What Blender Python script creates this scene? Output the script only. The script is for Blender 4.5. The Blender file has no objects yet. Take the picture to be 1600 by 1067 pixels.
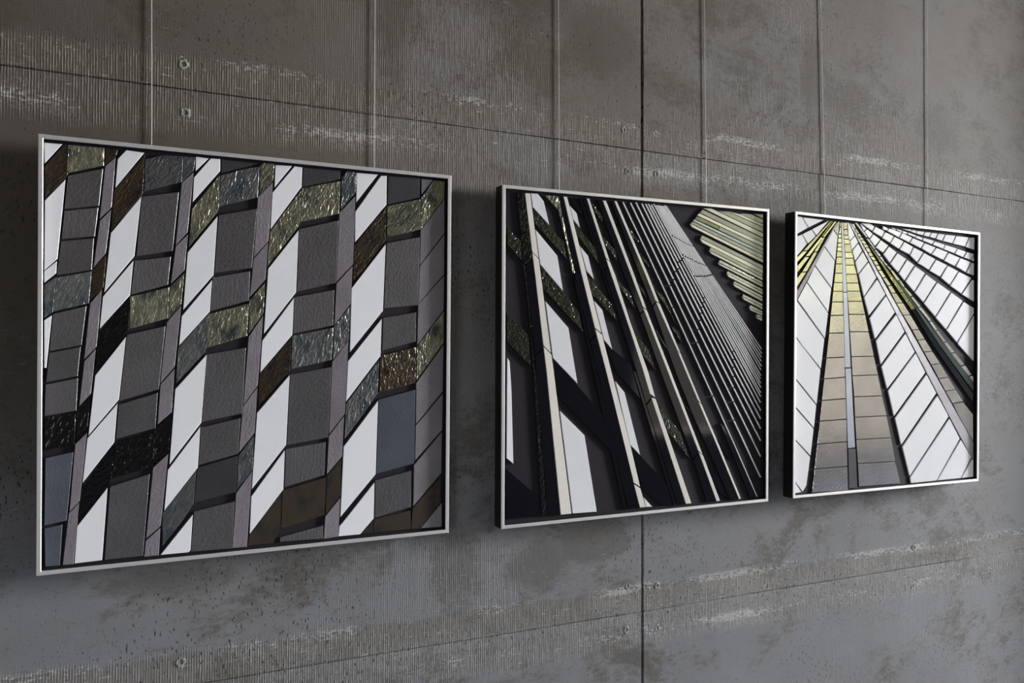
import bpy, math, random
from mathutils import Vector, Matrix
S = bpy.context.scene
COL = S.collection

# ------------------------------------------------------------------ camera
YAW, PITCH, ROLL, FPX, CAM_Y, EYE = 0.451421, 0.016470, 0.001670, 1275.06, -1.91618, 1.5
cam = bpy.data.objects.new('camera', bpy.data.cameras.new('camera'))
COL.objects.link(cam)
cam.data.sensor_width = 36.0
cam.data.lens = FPX / 1600 * 36.0
cam.data.clip_start = 0.05
fw = Vector((math.sin(YAW) * math.cos(PITCH), math.cos(YAW) * math.cos(PITCH), math.sin(PITCH)))
r0 = Vector((math.cos(YAW), -math.sin(YAW), 0))
u0 = r0.cross(fw)
rt = r0 * math.cos(ROLL) + u0 * math.sin(ROLL)
up = u0 * math.cos(ROLL) - r0 * math.sin(ROLL)
cam.matrix_world = Matrix(((rt.x, up.x, -fw.x, 0), (rt.y, up.y, -fw.y, CAM_Y), (rt.z, up.z, -fw.z, EYE), (0, 0, 0, 1)))
S.camera = cam

# ------------------------------------------------------------------ light
S.view_settings.view_transform = 'Standard'
S.view_settings.look = 'None'
S.view_settings.gamma = 1.0
S.view_settings.use_curve_mapping = False
S.view_settings.exposure = 0.78
S.cycles.use_denoising = True
S.cycles.max_bounces = 10
S.cycles.diffuse_bounces = 5
S.cycles.glossy_bounces = 4
S.cycles.sample_clamp_indirect = 6.0

# hazy daylight sky
world = bpy.data.worlds.new('sky'); S.world = world
world.use_nodes = True
nt = world.node_tree; nt.nodes.clear()
sky = nt.nodes.new('ShaderNodeTexSky')
sky.sky_type = 'NISHITA'
sky.sun_disc = False
sky.sun_elevation = math.radians(48)
sky.sun_rotation = math.radians(300)
sky.dust_density = 3.0
bg = nt.nodes.new('ShaderNodeBackground'); bg.inputs['Strength'].default_value = 3.0
wo = nt.nodes.new('ShaderNodeOutputWorld')
haze = nt.nodes.new('ShaderNodeMix'); haze.data_type = 'RGBA'; haze.inputs[0].default_value = .72
haze.inputs[7].default_value = (1.0, .96, .90, 1)      # thin bright cloud over the blue
nt.links.new(sky.outputs[0], haze.inputs[6]); nt.links.new(haze.outputs[2], bg.inputs[0]); nt.links.new(bg.outputs[0], wo.inputs[0])

# the sun, high behind the building, falling on the trees outside
sun = bpy.data.objects.new('sun', bpy.data.lights.new('sun', 'SUN')); COL.objects.link(sun)
sun.data.energy = 18; sun.data.angle = math.radians(1.0); sun.data.color = (1.0, 0.93, 0.8)
sun.rotation_euler = Vector((0.35, -0.62, -0.72)).to_track_quat('-Z', 'Y').to_euler()

# daylight through the tall window in the end wall, far to the right
day = bpy.data.objects.new('daylight_end', bpy.data.lights.new('daylight_end', 'AREA')); COL.objects.link(day)
day.data.shape = 'RECTANGLE'; day.data.size = 3.9; day.data.size_y = 1.7
day.data.energy = 5500; day.data.color = (.955, .97, 1.0)
day.location = (19.05, -3.0, 3.6); day.rotation_euler = (0, math.radians(90), 0)

# ------------------------------------------------------------------ measured layout of the mosaics
# per mosaic: centre, axes, size (m); tiles as glass kind + outline (x, z in 0.1 mm from the centre)
DATA = [
dict(o=(0.3059, 0.0, -0.0005), ex=(0.99999, 0.0037, 0.00385), ez=(-0.00377, -0.02231, 0.99974), W=0.9016, H=0.9005, t=[
('W',(-4399,3923,-4086,4351,-4408,4348)),
('B',(-4391,3190,-4025,3669,-3983,3741,-3954,4344,-4045,4340,-4396,3864)),
('W',(-4396,1740,-4161,1986,-4023,3628,-4391,3163)),
('W',(-4399,1713,-4395,1483,-4184,1689,-4170,1936)),
('S',(-4392,762,-4237,892,-4183,1600,-4395,1443)),
('W',(-4388,-261,-4350,-261,-4256,818,-4392,713)),
('O',(-3973,3775,-3317,3985,-3311,4360,-3940,4351)),
('G',(-4032,3023,-3402,3137,-3329,3920,-3970,3715)),
('G',(-4084,2398,-3478,2490,-3414,3097,-4032,2979)),
('G',(-4164,1647,-3531,1783,-3495,2447,-4091,2348)),
('S',(-4228,900,-3582,1080,-3531,1755,-4176,1600)),
('G',(-4288,86,-3713,207,-3626,1023,-4232,846)),
('G',(-4349,-554,-3782,-437,-3729,168,-4295,42)),
('G',(-4376,-1248,-3803,-1158,-3775,-481,-4360,-608)),
('K',(-4362,-1959,-3829,-1855,-3815,-1205,-4371,-1294)),
('H',(-4371,-3498,-3969,-3432,-3855,-2019,-4356,-2116)),
('H',(-4351,-4344,-4090,-4352,-4046,-3509,-4366,-3561)),
('B',(-3287,4024,-3088,4211,-3051,4346,-3294,4362)),
('L',(-3384,2870,-3166,3122,-3093,4183,-3287,3979)),
('L',(-3497,1839,-3271,2146,-3171,3072,-3379,2823)),
('B',(-3519,1783,-3558,1155,-3312,1420,-3258,2119,-3492,1820)),
('L',(-3662,-88,-3435,174,-3337,1383,-3553,1080)),
('L',(-3748,-1065,-3536,-808,-3450,119,-3655,-130)),
('K',(-3784,-1164,-3808,-1812,-3595,-1488,-3541,-850,-3762,-1125)),
('L',(-3915,-3245,-3729,-3040,-3606,-1634,-3817,-1856)),
('L',(-4035,-4348,-3840,-4354,-3739,-3081,-3927,-3285)),
('W',(-3093,3541,-2541,4339,-2887,4356,-3050,4151)),
('B',(-3168,2634,-2601,3392,-2568,3465,-2528,4309,-3122,3466)),
('W',(-3292,1321,-2723,2113,-2593,3392,-3173,2578)),
('W',(-3316,1231,-3373,557,-2803,1274,-2740,2014)),
('K',(-3448,-286,-2875,457,-2825,541,-2813,1200,-3387,507)),
('W',(-3574,-1683,-3005,-947,-2875,386,-3452,-430)),
('W',(-3593,-1746,-3677,-2672,-3091,-1853,-3030,-1036)),
('K',(-3752,-3419,-3197,-2762,-3138,-2640,-3083,-1901,-3687,-2734)),
('W',(-3820,-4342,-3309,-4331,-3212,-2808,-3773,-3574)),
('S',(-2537,3516,-1785,3782,-1767,4341,-2176,4324,-2515,4206)),
('G',(-2677,2116,-1967,2267,-1848,3555,-2575,3394)),
('G',(-2782,1289,-2056,1526,-2000,2136,-2704,2015)),
('O',(-2804,556,-2057,794,-2029,1469,-2798,1246)),
('G',(-2987,-975,-2228,-744,-2104,621,-2850,434)),
('G',(-3051,-1777,-2289,-1584,-2249,-824,-2999,-1053)),
('K',(-3123,-2619,-2337,-2410,-2286,-1656,-3066,-1846)),
('G',(-3255,-4332,-2522,-4329,-2396,-2572,-3155,-2784)),
('S',(-1775,3801,-1547,4065,-1513,4347,-1751,4342)),
('L',(-1901,2400,-1666,2688,-1546,4016,-1788,3762)),
('L',(-1997,1551,-1724,1856,-1660,2636,-1901,2371)),
('O',(-2046,774,-1787,1108,-1723,1792,-2008,1493)),
('L',(-2197,-610,-1913,-255,-1786,1073,-2072,708)),
('L',(-2245,-1506,-1966,-1247,-1913,-307,-2189,-639)),
('K',(-2319,-2369,-2023,-2102,-1971,-1316,-2263,-1586)),
('L',(-2459,-3955,-2173,-3711,-2031,-2156,-2329,-2439)),
('L',(-2496,-4352,-2209,-4347,-2181,-3753,-2467,-4011)),
('W',(-1506,4049,-1239,4352,-1499,4363)),
('W',(-1562,3362,-997,4098,-998,4362,-1192,4357,-1538,3901)),
('O',(-1637,2365,-1075,3142,-1020,3273,-1004,4000,-1577,3201)),
('W',(-1743,987,-1125,1770,-1044,3086,-1658,2248)),
('W',(-1822,206,-1200,955,-1149,1661,-1772,842)),
('S',(-1879,-624,-1297,56,-1257,179,-1228,896,-1840,149)),
('W',(-2003,-2388,-1360,-1501,-1253,3,-1894,-751)),
('W',(-2101,-3387,-1428,-2496,-1378,-1599,-2034,-2510)),
('S',(-2131,-4154,-1734,-3639,-1514,-3295,-1452,-2547,-2140,-3458)),
('W',(-1603,-4350,-1568,-4301,-1523,-3527,-2170,-4345)),
('D',(-963,4057,-504,4226,-174,4348,-965,4351)),
('S',(-1006,3312,-183,3577,-153,4278,-503,4184,-982,4002)),
('G',(-1095,1824,-303,1965,-196,3315,-1010,3112)),
('G',(-1181,976,-365,1227,-340,1892,-1130,1720)),
('O',(-1265,149,-401,425,-365,1161,-1228,896)),
('G',(-1344,-1484,-493,-1331,-422,156,-1250,3)),
('G',(-1401,-2434,-579,-2237,-532,-1434,-1359,-1609)),
('D',(-1498,-3264,-616,-3098,-584,-2281,-1428,-2496)),
('G',(-1554,-4343,-703,-4358,-644,-3305,-1491,-3460)),
('O',(-155,3618,153,3998,180,4372,-57,4378,-130,4293)),
('L',(-256,2224,56,2601,150,3952,-177,3577)),
('L',(-343,1302,-3,1719,50,2562,-261,2178)),
('O',(-361,474,-42,950,-11,1643,-348,1227)),
('L',(-466,-1133,-157,-697,-45,898,-360,405)),
('L',(-556,-2208,-223,-1785,-162,-745,-477,-1178)),
('S',(-597,-3049,-261,-2600,-237,-1844,-564,-2282)),
('L',(-691,-4354,-372,-4361,-267,-2645,-608,-3120)),
('W',(189,3835,579,4366,207,4350)),
('W',(107,2876,799,3903,812,4356,639,4363,143,3710)),
('O',(39,2012,709,2946,769,3073,794,3832,93,2809)),
('W',(-24,477,688,1445,739,2887,60,1965)),
('W',(-101,-406,610,458,644,1309,-61,317)),
('B',(-148,-1191,559,-368,590,390,-115,-442)),
('W',(-270,-3056,483,-2091,556,-475,-81,-1229,-165,-1327)),
('W',(-310,-4073,427,-3117,457,-2218,-280,-3229)),
('Q',(-351,-4342,203,-4337,373,-3997,388,-3181,-324,-4117)),
('D',(824,3906,1696,4161,1704,4359,836,4352)),
('O',(781,3089,1683,3346,1706,4118,809,3874)),
('G',(712,1465,1628,1703,1671,3182,754,2919)),
('G',(634,489,1556,691,1582,1530,659,1331)),
('S',(591,-338,1531,-128,1566,638,611,433)),
('G',(507,-2093,1455,-1960,1525,-300,574,-460)),
('G',(462,-3059,1377,-2845,1403,-2066,486,-2189)),
('Q',(388,-4023,1383,-3797,1418,-2901,412,-3137)),
('G',(366,-4323,1356,-4350,1354,-4038,365,-4216)),
('S',(1727,3443,2075,3874,2103,4350,1879,4376,1747,4206)),
('L',(1637,1735,2029,2165,2075,3795,1695,3366)),
('L',(1594,701,1972,1211,2023,2118,1638,1688)),
('S',(1568,-122,1933,343,1969,1157,1588,663)),
('L',(1480,-1883,1850,-1417,1933,327,1547,-175)),
('L',(1439,-2834,1793,-2432,1840,-1474,1480,-1930)),
('Q',(1415,-3778,1761,-3359,1777,-2485,1437,-2880)),
('L',(1378,-4353,1717,-4337,1759,-3421,1406,-3831)),
('W',(2102,3649,2625,4362,2110,4351)),
('W',(2077,2689,2845,3650,2850,4351,2708,4337,2078,3416)),
('B',(2035,1759,2266,2012,2835,2798,2839,3595,2052,2587)),
('W',(1973,59,2775,1061,2836,2685,2001,1581)),
('W',(1886,-1123,2723,-38,2750,861,1927,-162)),
('S',(1860,-2016,2388,-1331,2657,-952,2691,-140,1886,-1186)),
('W',(1771,-3870,2622,-2912,2672,-1129,1836,-2204)),
('W',(1747,-4097,1724,-4331,2246,-4336,2581,-3984,2597,-3119,1858,-3982)),
('Q',(2272,-4332,2573,-4336,2571,-4031)),
('D',(2879,3659,3692,3897,3705,4372,2890,4345)),
('O',(2868,2861,3725,3097,3720,3860,2869,3613)),
('G',(2808,1126,3688,1222,3710,2915,2869,2713)),
('G',(2772,97,3626,320,3628,1040,2789,888)),
('B',(2703,-921,3627,-712,3634,182,2723,-38)),
('H',(2645,-2898,3605,-2709,3625,-876,2691,-1097)),
('G',(2620,-3965,3534,-3785,3527,-2881,2623,-3057)),
('Q',(2583,-4337,3532,-4332,3521,-3863,2587,-4007)),
('L',(3750,3983,4054,4365,3747,4360)),
('O',(3739,3120,4357,3935,4365,4350,4071,4350,3743,3894)),
('L',(3722,2228,4364,3055,4358,3902,3733,3081)),
('L',(3695,1264,4362,2019,4365,3012,3722,2195)),
('L',(3668,238,4362,1122,4362,1979,3688,1238)),
('O',(3651,-640,4369,297,4370,1089,3662,199)),
('L',(3649,-1728,4351,-934,4362,224,3648,-712)),
('L',(3629,-2635,4344,-1902,4351,-1001,3643,-1773)),
('L',(3596,-3764,4332,-2993,4334,-1968,3605,-2749)),
('Q',(3545,-4333,3773,-4339,4330,-3709,4325,-3066,3579,-3812)),
('L',(4353,-4351,4348,-3751,3798,-4335)),
]),
dict(o=(1.3528, 0.0, -0.0026), ex=(0.99987, -0.01462, 0.00627), ez=(-0.00652, -0.01711, 0.99983), W=0.8996, H=0.8977, t=[
('W',(-3566,3978,-3073,3530,-3246,4157,-3428,4347,-3623,4344)),
('W',(-3340,2467,-2648,1774,-2829,2720,-3483,3384)),
('W',(-2944,-40,-2189,-744,-2478,769,-3174,1477)),
('W',(-2318,-4280,-1567,-4296,-1965,-2166,-2724,-1474)),
('W',(-4306,-2655,-4117,-2815,-4182,-852,-4237,-126,-4297,-26)),
('W',(-2349,3746,-2129,3515,-2238,3913,-2446,4095)),
('W',(-1915,2362,-1682,2124,-1871,2764,-2127,3018)),
('W',(-1348,462,-1084,187,-1410,1285,-1665,1529)),
('W',(-473,-2497,-139,-2813,-674,-1020,-966,-711)),
('W',(57,-4300,272,-4310,-6,-4031)),
('C',(-3583,2804,-3394,2633,-3655,4341,-3801,4330)),
('C',(-3237,304,-3011,101,-3389,2597,-3577,2776)),
('C',(-3140,-392,-2692,-4282,-2366,-4281,-2927,-395,-2999,53,-3232,263)),
('C',(-2062,2222,-1639,784,-1431,649,-1911,2227,-2533,4328,-2642,4336)),
('C',(-1275,-417,-354,-3578,-141,-3708,-457,-2567,-1111,-419,-1416,599,-1628,747)),
('C',(-139,-4301,45,-4306,-129,-3760,-348,-3622)),
('C',(-1299,2729,-1176,2659,-1840,4336,-1920,4338)),
('C',(-1116,2256,-492,731,-42,-433,184,-1079,361,-1181,111,-435,-481,935,-993,2261,-1170,2627,-1288,2697)),
('C',(741,-2474,1459,-4325,1653,-4327,898,-2482,377,-1233,237,-1196)),
('C',(-463,2280,-65,1400,57,1338,-357,2284,-1300,4320,-1408,4320)),
('C',(795,-444,1897,-2791,2045,-2905,896,-446,64,1300,-50,1357)),
('C',(2583,-4342,2701,-4332,2071,-2952,1920,-2845)),
('C',(23,2298,364,1589,489,1540,115,2301,-954,4334,-1036,4335)),
('C',(1125,170,1227,104,505,1504,380,1545)),
('C',(1432,-453,1874,-1312,1989,-1389,1512,-454,1243,70,1141,133)),
('C',(2524,-2563,3434,-4345,3496,-4334,2608,-2567,2005,-1429,1890,-1352)),
('K',(-3875,2837,-3847,2482,-3768,2449,-3585,2613,-3593,2804,-3812,4329,-4025,4324)),
('N',(-3487,48,-3250,239,-3489,2170,-3574,2589,-3768,2409)),
('N',(-3437,-389,-3092,-4278,-2708,-4280,-3161,-391,-3239,184,-3492,-7)),
('K',(-3738,1683,-3531,-387,-3261,-4271,-3111,-4277,-3448,-388,-3496,-348,-3644,1256,-3786,2425,-3842,2446)),
('O',(-2822,3970,-2868,4331,-3198,4322)),
('O',(-2800,3984,-2717,3698,-2534,3051,-2349,2277,-2271,2267,-2441,2860,-2793,4312,-2857,4320)),
('R',(-3527,3573,-2510,2625,-2626,3095,-3573,3929)),
('R',(-3245,1817,-2025,682,-2154,1210,-3054,2185,-3321,2420)),
('N',(-2828,-1016,-1111,-2640,-1384,-1639,-2534,-425,-2939,-100)),
('R',(-4295,2934,-3879,2528,-3929,3072,-4296,3383)),
('R',(-4298,394,-3617,-251,-3686,574,-4301,1137)),
('N',(-4316,-4253,-3387,-4252,-3389,-3740,-4320,-2935)),
('N',(-2266,4022,-2028,3817,-2080,4035,-2329,4311,-2455,4307)),
('R',(-2213,3313,-1531,2561,-1642,2998,-2284,3616)),
('R',(-1761,1737,-928,985,-1119,1474,-1863,2199)),
('N',(-958,-421,-479,-897,-152,-1193,-391,-480,-482,-212,-1307,355)),
('N',(-74,-3713,545,-4289,891,-4317,960,-4258,787,-3724,-139,-2814,-442,-2563)),
('R',(-1689,4013,-1391,3690,-1429,3902,-1756,4226)),
('R',(-1353,3113,-932,2675,-972,2927,-1421,3354)),
('R',(-879,1975,-490,1523,-329,1349,-491,1767,-954,2182)),
('R',(-151,121,367,-416,154,167,-329,626)),
('R',(755,-2132,1575,-3000,1257,-2237,502,-1443)),
('N',(-1064,3826,-871,3584,-916,3728,-1117,3940)),
('N',(-690,2971,-494,2707,-495,2874,-735,3115)),
('N',(-220,1958,65,1625,-37,1881,-305,2154)),
('R',(462,533,833,123,738,300,374,785)),
('R',(1388,-1450,1680,-1697,1452,-1478,1137,-1160)),
('N',(2581,-3961,2981,-4309,2674,-3650,2251,-3248)),
('R',(-437,3364,-195,3220,-256,3319,-543,3612)),
('R',(-71,2721,160,2513,113,2647,-193,2940)),
('R',(873,1237,1106,862,644,1720,326,1918)),
('R',(1293,358,1186,714,890,867)),
('N',(2744,-2783,3112,-3149,2879,-2715,2598,-2486)),
('N',(-2288,2362,-2159,2476,-2655,4330,-2788,4320)),
('N',(-2264,2067,-1799,458,-1624,623,-2067,2221,-2147,2437,-2274,2333)),
('N',(-1551,-413,-1053,-2385,-534,-4301,-148,-4308,-360,-3590,-471,-2967,-1287,-417,-1604,578,-1784,419)),
('N',(-1686,-412,-690,-4295,-561,-4299,-1565,-413,-1810,411,-2264,2067,-2344,2211)),
('N',(-1348,2409,-1226,2514,-1928,4330,-2042,4321)),
('N',(-1306,2249,-484,97,-270,-430,57,-1363,225,-1183,-48,-433,-495,706,-1122,2256,-1214,2480,-1339,2380)),
('N',(475,-2461,1154,-4326,1439,-4323,731,-2474,240,-1217,72,-1402)),
('N',(351,-2455,1017,-4336,1132,-4337,456,-2460,57,-1414,-294,-430,-391,-429)),
('N',(-1373,2247,-919,980,-845,943,-1327,2249,-1356,2394,-2064,4322,-2155,4325)),
('N',(-687,2274,-162,1214,-43,1303,-469,2280,-1416,4319,-1570,4332)),
('N',(550,-441,1705,-3024,1894,-2857,785,-444,-31,1267,-150,1178)),
('N',(2216,-4328,2576,-4341,1914,-2887,1725,-3064)),
('N',(-160,2291,260,1437,377,1569,17,2298,-1042,4335,-1133,4315)),
('N',(555,766,1064,-448,1719,-1777,2477,-3176,3090,-4337,3427,-4350,2514,-2562,1874,-1338,1422,-453,1118,159,390,1533,279,1407)),
('N',(2980,-2586,3858,-4324,4097,-4326,3168,-2595,2808,-2086,2707,-2028)),
('E',(4321,4199,4321,4329,3949,4312)),
('E',(3444,4258,4322,4042,4321,4166,3851,4297,3479,4293)),
('P',(4322,3937,4322,4020,3410,4267,3015,4315)),
('E',(4323,3771,4323,3915,2964,4317,2593,4299)),
('P',(4324,3611,4323,3744,2342,4362,2061,4350)),
('E',(1921,4213,3395,3730,4325,3473,4324,3584,2028,4305)),
('P',(1833,4122,4325,3335,4325,3454,3378,3721,1898,4190)),
('E',(2606,3751,4326,3186,4326,3310,2662,3843)),
('N',(1735,4015,2592,3755,2646,3847,1823,4100)),
('A',(1687,3946,4327,3087,4326,3169,1726,3999)),
('E',(1596,3874,4327,2949,4327,3067,1671,3927)),
('P',(1655,3767,4328,2846,4327,2932,1583,3858)),
('E',(1950,3462,4318,2639,4318,2755,2015,3551)),
('P',(2033,3331,4319,2506,4318,2625,1944,3446)),
('E',(2282,3126,4312,2399,4312,2488,2331,3214)),
('P',(2365,3021,4313,2303,4312,2383,2282,3107)),
('E',(2624,2781,4313,2179,4313,2250,2667,2855)),
('P',(2685,2695,4314,2096,4313,2162,2617,2759)),
('E',(2922,2462,4314,1952,4314,2027,2963,2531)),
('P',(3008,2358,4315,1869,4315,1936,2949,2445)),
('E',(3172,2175,4308,1748,4308,1825,3220,2236)),
('P',(3258,2069,4309,1654,4308,1731,3179,2156)),
('E',(3525,1786,4310,1499,4309,1577,3567,1855)),
('P',(3606,1687,4310,1411,4310,1483,3532,1767)),
('E',(3795,1456,4311,1300,4310,1350,3840,1528)),
('P',(3876,1364,4311,1218,4311,1284,3805,1440)),
('E',(4063,1194,4304,1143,4304,1190,4105,1258)),
('P',(4134,1116,4294,1057,4304,1129,4070,1181)),
('Y',(87,2897,939,1416,963,1425,110,2906,-729,4337,-752,4327)),
('Y',(1676,116,2401,-1183,2426,-1174,1700,125,984,1389,960,1380)),
('Y',(3264,-2752,4119,-4333,4146,-4325,3290,-2744,2448,-1213,2423,-1221)),
('Y',(171,3198,854,2046,877,2056,194,3208,-475,4331,-497,4320)),
('Y',(1347,1212,1825,401,1850,410,1370,1222,898,2020,875,2010)),
('Y',(2515,-772,3197,-1934,3223,-1926,2540,-763,1872,373,1847,363)),
('Y',(3735,-2854,4258,-3750,4285,-3742,3761,-2845,3246,-1965,3220,-1974)),
('Y',(325,3297,983,2223,1006,2233,348,3307,-294,4357,-317,4346)),
('Y',(1431,1491,1864,784,1888,794,1455,1501,1028,2197,1005,2187)),
('Y',(2531,-302,3189,-1375,3215,-1366,2555,-293,1911,757,1887,747)),
('Y',(3729,-2254,4255,-3109,4281,-3100,3755,-2245,3239,-1405,3213,-1414)),
('Y',(453,3403,1040,2460,1064,2470,476,3414,-97,4339,-119,4328)),
('Y',(1489,1742,1923,1050,1947,1060,1513,1752,1086,2434,1063,2424)),
('Y',(2560,38,3190,-958,3216,-948,2585,48,1970,1024,1946,1013)),
('Y',(3728,-1804,4253,-2626,4279,-2617,3754,-1795,3240,-987,3215,-996)),
('Y',(571,3445,1147,2545,1170,2556,594,3456,31,4338,9,4327)),
('Y',(1565,1893,1967,1268,1991,1279,1589,1904,1193,2520,1170,2510)),
('Y',(2583,315,3189,-621,3214,-611,2607,325,2015,1242,1991,1232)),
('Y',(3727,-1449,4251,-2253,4277,-2244,3753,-1440,3239,-649,3214,-659)),
('Y',(620,3545,1146,2741,1170,2752,643,3556,126,4345,104,4334)),
('Y',(1580,2081,1998,1447,2022,1457,1604,2091,1193,2717,1170,2706)),
('Y',(2594,544,3179,-340,3204,-330,2618,554,2046,1421,2022,1410)),
('Y',(3722,-1157,4249,-1950,4275,-1940,3747,-1147,3229,-368,3204,-378)),
('Y',(719,3561,1243,2787,1262,2796,738,3571,223,4331,204,4321)),
('Y',(1658,2172,2054,1585,2073,1594,1677,2182,1286,2761,1267,2752)),
('Y',(2629,730,3189,-105,3210,-96,2649,739,2098,1558,2078,1549)),
('Y',(3732,-915,4258,-1701,4279,-1693,3753,-906,3235,-134,3214,-143)),
('Y',(793,3609,1308,2856,1327,2865,812,3618,306,4358,288,4348)),
('Y',(1703,2278,2079,1727,2099,1736,1723,2287,1351,2830,1332,2821)),
('Y',(2632,918,3170,130,3190,139,2652,927,2124,1700,2104,1691)),
('Y',(3718,-673,4249,-1452,4271,-1444,3739,-664,3216,102,3195,93)),
('Y',(647,3909,938,3494,957,3503,666,3919,377,4329,359,4320)),
('Y',(1137,3209,1313,2957,1332,2967,1156,3219,981,3469,962,3459)),
('Y',(1534,2642,1731,2359,1751,2368,1553,2651,1357,2932,1337,2923)),
('Y',(2981,565,4256,-1273,4277,-1264,3001,574,1775,2333,1756,2323)),
('Y',(712,3886,1022,3452,1041,3462,731,3896,424,4325,406,4315)),
('Y',(1225,3166,1406,2912,1425,2922,1244,3176,1065,3428,1046,3418)),
('Y',(1617,2614,1806,2348,1825,2358,1637,2623,1450,2887,1430,2878)),
('Y',(3022,620,4255,-1149,4276,-1140,3042,630,1850,2322,1830,2313)),
('Y',(767,3873,1095,3423,1114,3433,786,3883,461,4328,443,4318)),
('Y',(1303,3136,1488,2881,1507,2891,1322,3145,1138,3398,1119,3389)),
('Y',(1691,2600,1870,2352,1889,2361,1710,2610,1532,2856,1513,2846)),
('Y',(3060,696,4265,-997,4286,-988,3080,705,1915,2326,1895,2317)),
('Y',(819,3857,1166,3393,1185,3403,837,3867,492,4325,474,4315)),
('Y',(1380,3106,1569,2851,1588,2860,1399,3116,1210,3369,1191,3359)),
('Y',(1764,2587,1935,2356,1954,2365,1784,2596,1614,2826,1595,2816)),
('Y',(3093,766,4254,-859,4275,-850,3113,776,1980,2330,1960,2321)),
('Y',(872,3844,1239,3367,1253,3375,886,3852,522,4321,507,4313)),
('Y',(1458,3080,1651,2825,1666,2833,1473,3088,1279,3341,1264,3333)),
('Y',(1838,2577,2000,2362,2015,2370,1854,2585,1692,2798,1677,2790)),
('Y',(3127,838,4248,-720,4265,-713,3143,846,2041,2335,2026,2327)),
('Y',(923,3825,1309,3332,1324,3340,937,3833,553,4318,538,4310)),
('Y',(1534,3043,1733,2786,1748,2794,1549,3051,1350,3307,1336,3299)),
('Y',(1912,2552,2066,2351,2081,2359,1927,2560,1774,2760,1759,2752)),
('Y',(3171,880,4265,-624,4282,-617,3187,887,2108,2324,2092,2316)),
('Y',(963,3816,1365,3315,1380,3323,977,3825,578,4318,563,4309)),
('Y',(1593,3028,1796,2773,1811,2781,1608,3036,1407,3290,1392,3281)),
('Y',(1967,2556,2111,2371,2127,2379,1982,2564,1837,2747,1822,2739)),
('Y',(3192,975,4265,-448,4281,-441,3208,983,2154,2345,2138,2337)),
('Y',(1012,3804,1433,3289,1448,3297,1027,3812,609,4317,595,4309)),
('Y',(1666,3002,1873,2745,1888,2753,1681,3010,1475,3264,1460,3256)),
('Y',(2037,2541,2173,2370,2188,2379,2052,2549,1915,2719,1900,2711)),
('Y',(3232,1028,4282,-338,4298,-330,3248,1036,2216,2344,2201,2336)),
('Y',(1056,3797,1490,3273,1505,3282,1070,3805,640,4320,626,4311)),
('Y',(1726,2987,1936,2732,1951,2740,1741,2995,1532,3249,1517,3240)),
('Y',(2091,2542,2218,2386,2234,2394,2106,2551,1978,2706,1963,2698)),
('Y',(3252,1108,4281,-186,4297,-178,3268,1116,2261,2360,2246,2352)),
('Y',(1098,3792,1546,3257,1560,3266,1113,3801,671,4327,657,4319)),
('Y',(1784,2971,1997,2715,2012,2723,1799,2979,1588,3233,1573,3224)),
('Y',(2143,2538,2262,2395,2277,2403,2158,2547,2040,2690,2025,2681)),
('Y',(3271,1172,4281,-62,4297,-54,3287,1180,2306,2369,2291,2361)),
('Y',(1136,3795,1597,3246,1612,3254,1150,3804,696,4345,682,4336)),
('Y',(1840,2957,2056,2700,2071,2709,1854,2966,1639,3221,1625,3213)),
('Y',(2195,2535,2306,2403,2321,2411,2210,2544,2099,2675,2084,2667)),
('Y',(3299,1228,4298,48,4314,56,3314,1236,2350,2377,2335,2369)),
('Y',(1184,3778,1658,3225,1672,3234,1199,3787,734,4332,720,4323)),
('Y',(1903,2940,2121,2685,2136,2694,1917,2948,1701,3201,1686,3192)),
('Y',(2252,2533,2355,2414,2369,2423,2267,2542,2165,2660,2150,2652)),
('Y',(3317,1300,4287,186,4303,194,3333,1309,2398,2389,2384,2381)),
]),
dict(o=(2.3603, 0.0, -0.0004), ex=(0.99995, 0.00727, -0.00642), ez=(0.00649, -0.00973, 0.99993), W=0.9007, H=0.8995, t=[
('W',(-4323,3818,-3885,4044,-4145,4356,-4331,4361)),
('W',(-3846,4057,-3196,4341,-4104,4349)),
('W',(-4318,3129,-3921,3521,-4139,3803,-4324,3733)),
('W',(-3874,3535,-3543,3793,-3726,3987,-4112,3815)),
('W',(-3509,3823,-2974,4334,-3698,4003)),
('F',(-4057,3298,-3891,3315,-2845,4328,-2911,4317)),
('F',(-4328,3074,-4326,2912,-3913,3285,-4084,3268)),
('U',(-3287,3818,-3218,3788,-2767,4334,-2833,4329)),
('F',(-3972,3126,-3806,3147,-3232,3754,-3303,3786)),
('F',(-4320,2791,-4317,2589,-3822,3105,-3988,3105)),
('F',(-3207,3797,-3133,3802,-2635,4324,-2721,4324)),
('F',(-3593,3301,-3467,3310,-3139,3777,-3224,3771)),
('F',(-4112,2624,-3920,2644,-3472,3280,-3607,3276)),
('F',(-4329,2405,-4326,2138,-4069,2459,-3944,2614,-4140,2598)),
('L',(-4325,1997,-4314,1764,-2576,4293,-2629,4298)),
('E',(-2736,4066,-2546,3878,-2484,4347,-2557,4331)),
('W',(-3130,3492,-2668,3065,-2566,3860,-2759,4044)),
('W',(-3547,2865,-2817,2181,-2690,3034,-3153,3462)),
('W',(-3883,2315,-2960,1396,-2836,2139,-3574,2833)),
('W',(-4289,1729,-3099,545,-2971,1346,-3916,2285)),
('W',(-4336,570,-4101,312,-3267,-429,-3127,505,-4329,1679)),
('W',(-4346,-743,-3443,-1567,-3286,-479,-4341,504)),
('W',(-4339,-1631,-3553,-2316,-3462,-1616,-4349,-802)),
('W',(-4347,-2654,-3691,-3198,-3569,-2364,-4347,-1689)),
('W',(-4349,-3977,-4010,-4321,-3860,-4138,-3710,-3252,-4347,-2706)),
('W',(-4345,-4355,-4064,-4338,-4349,-4023)),
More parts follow.
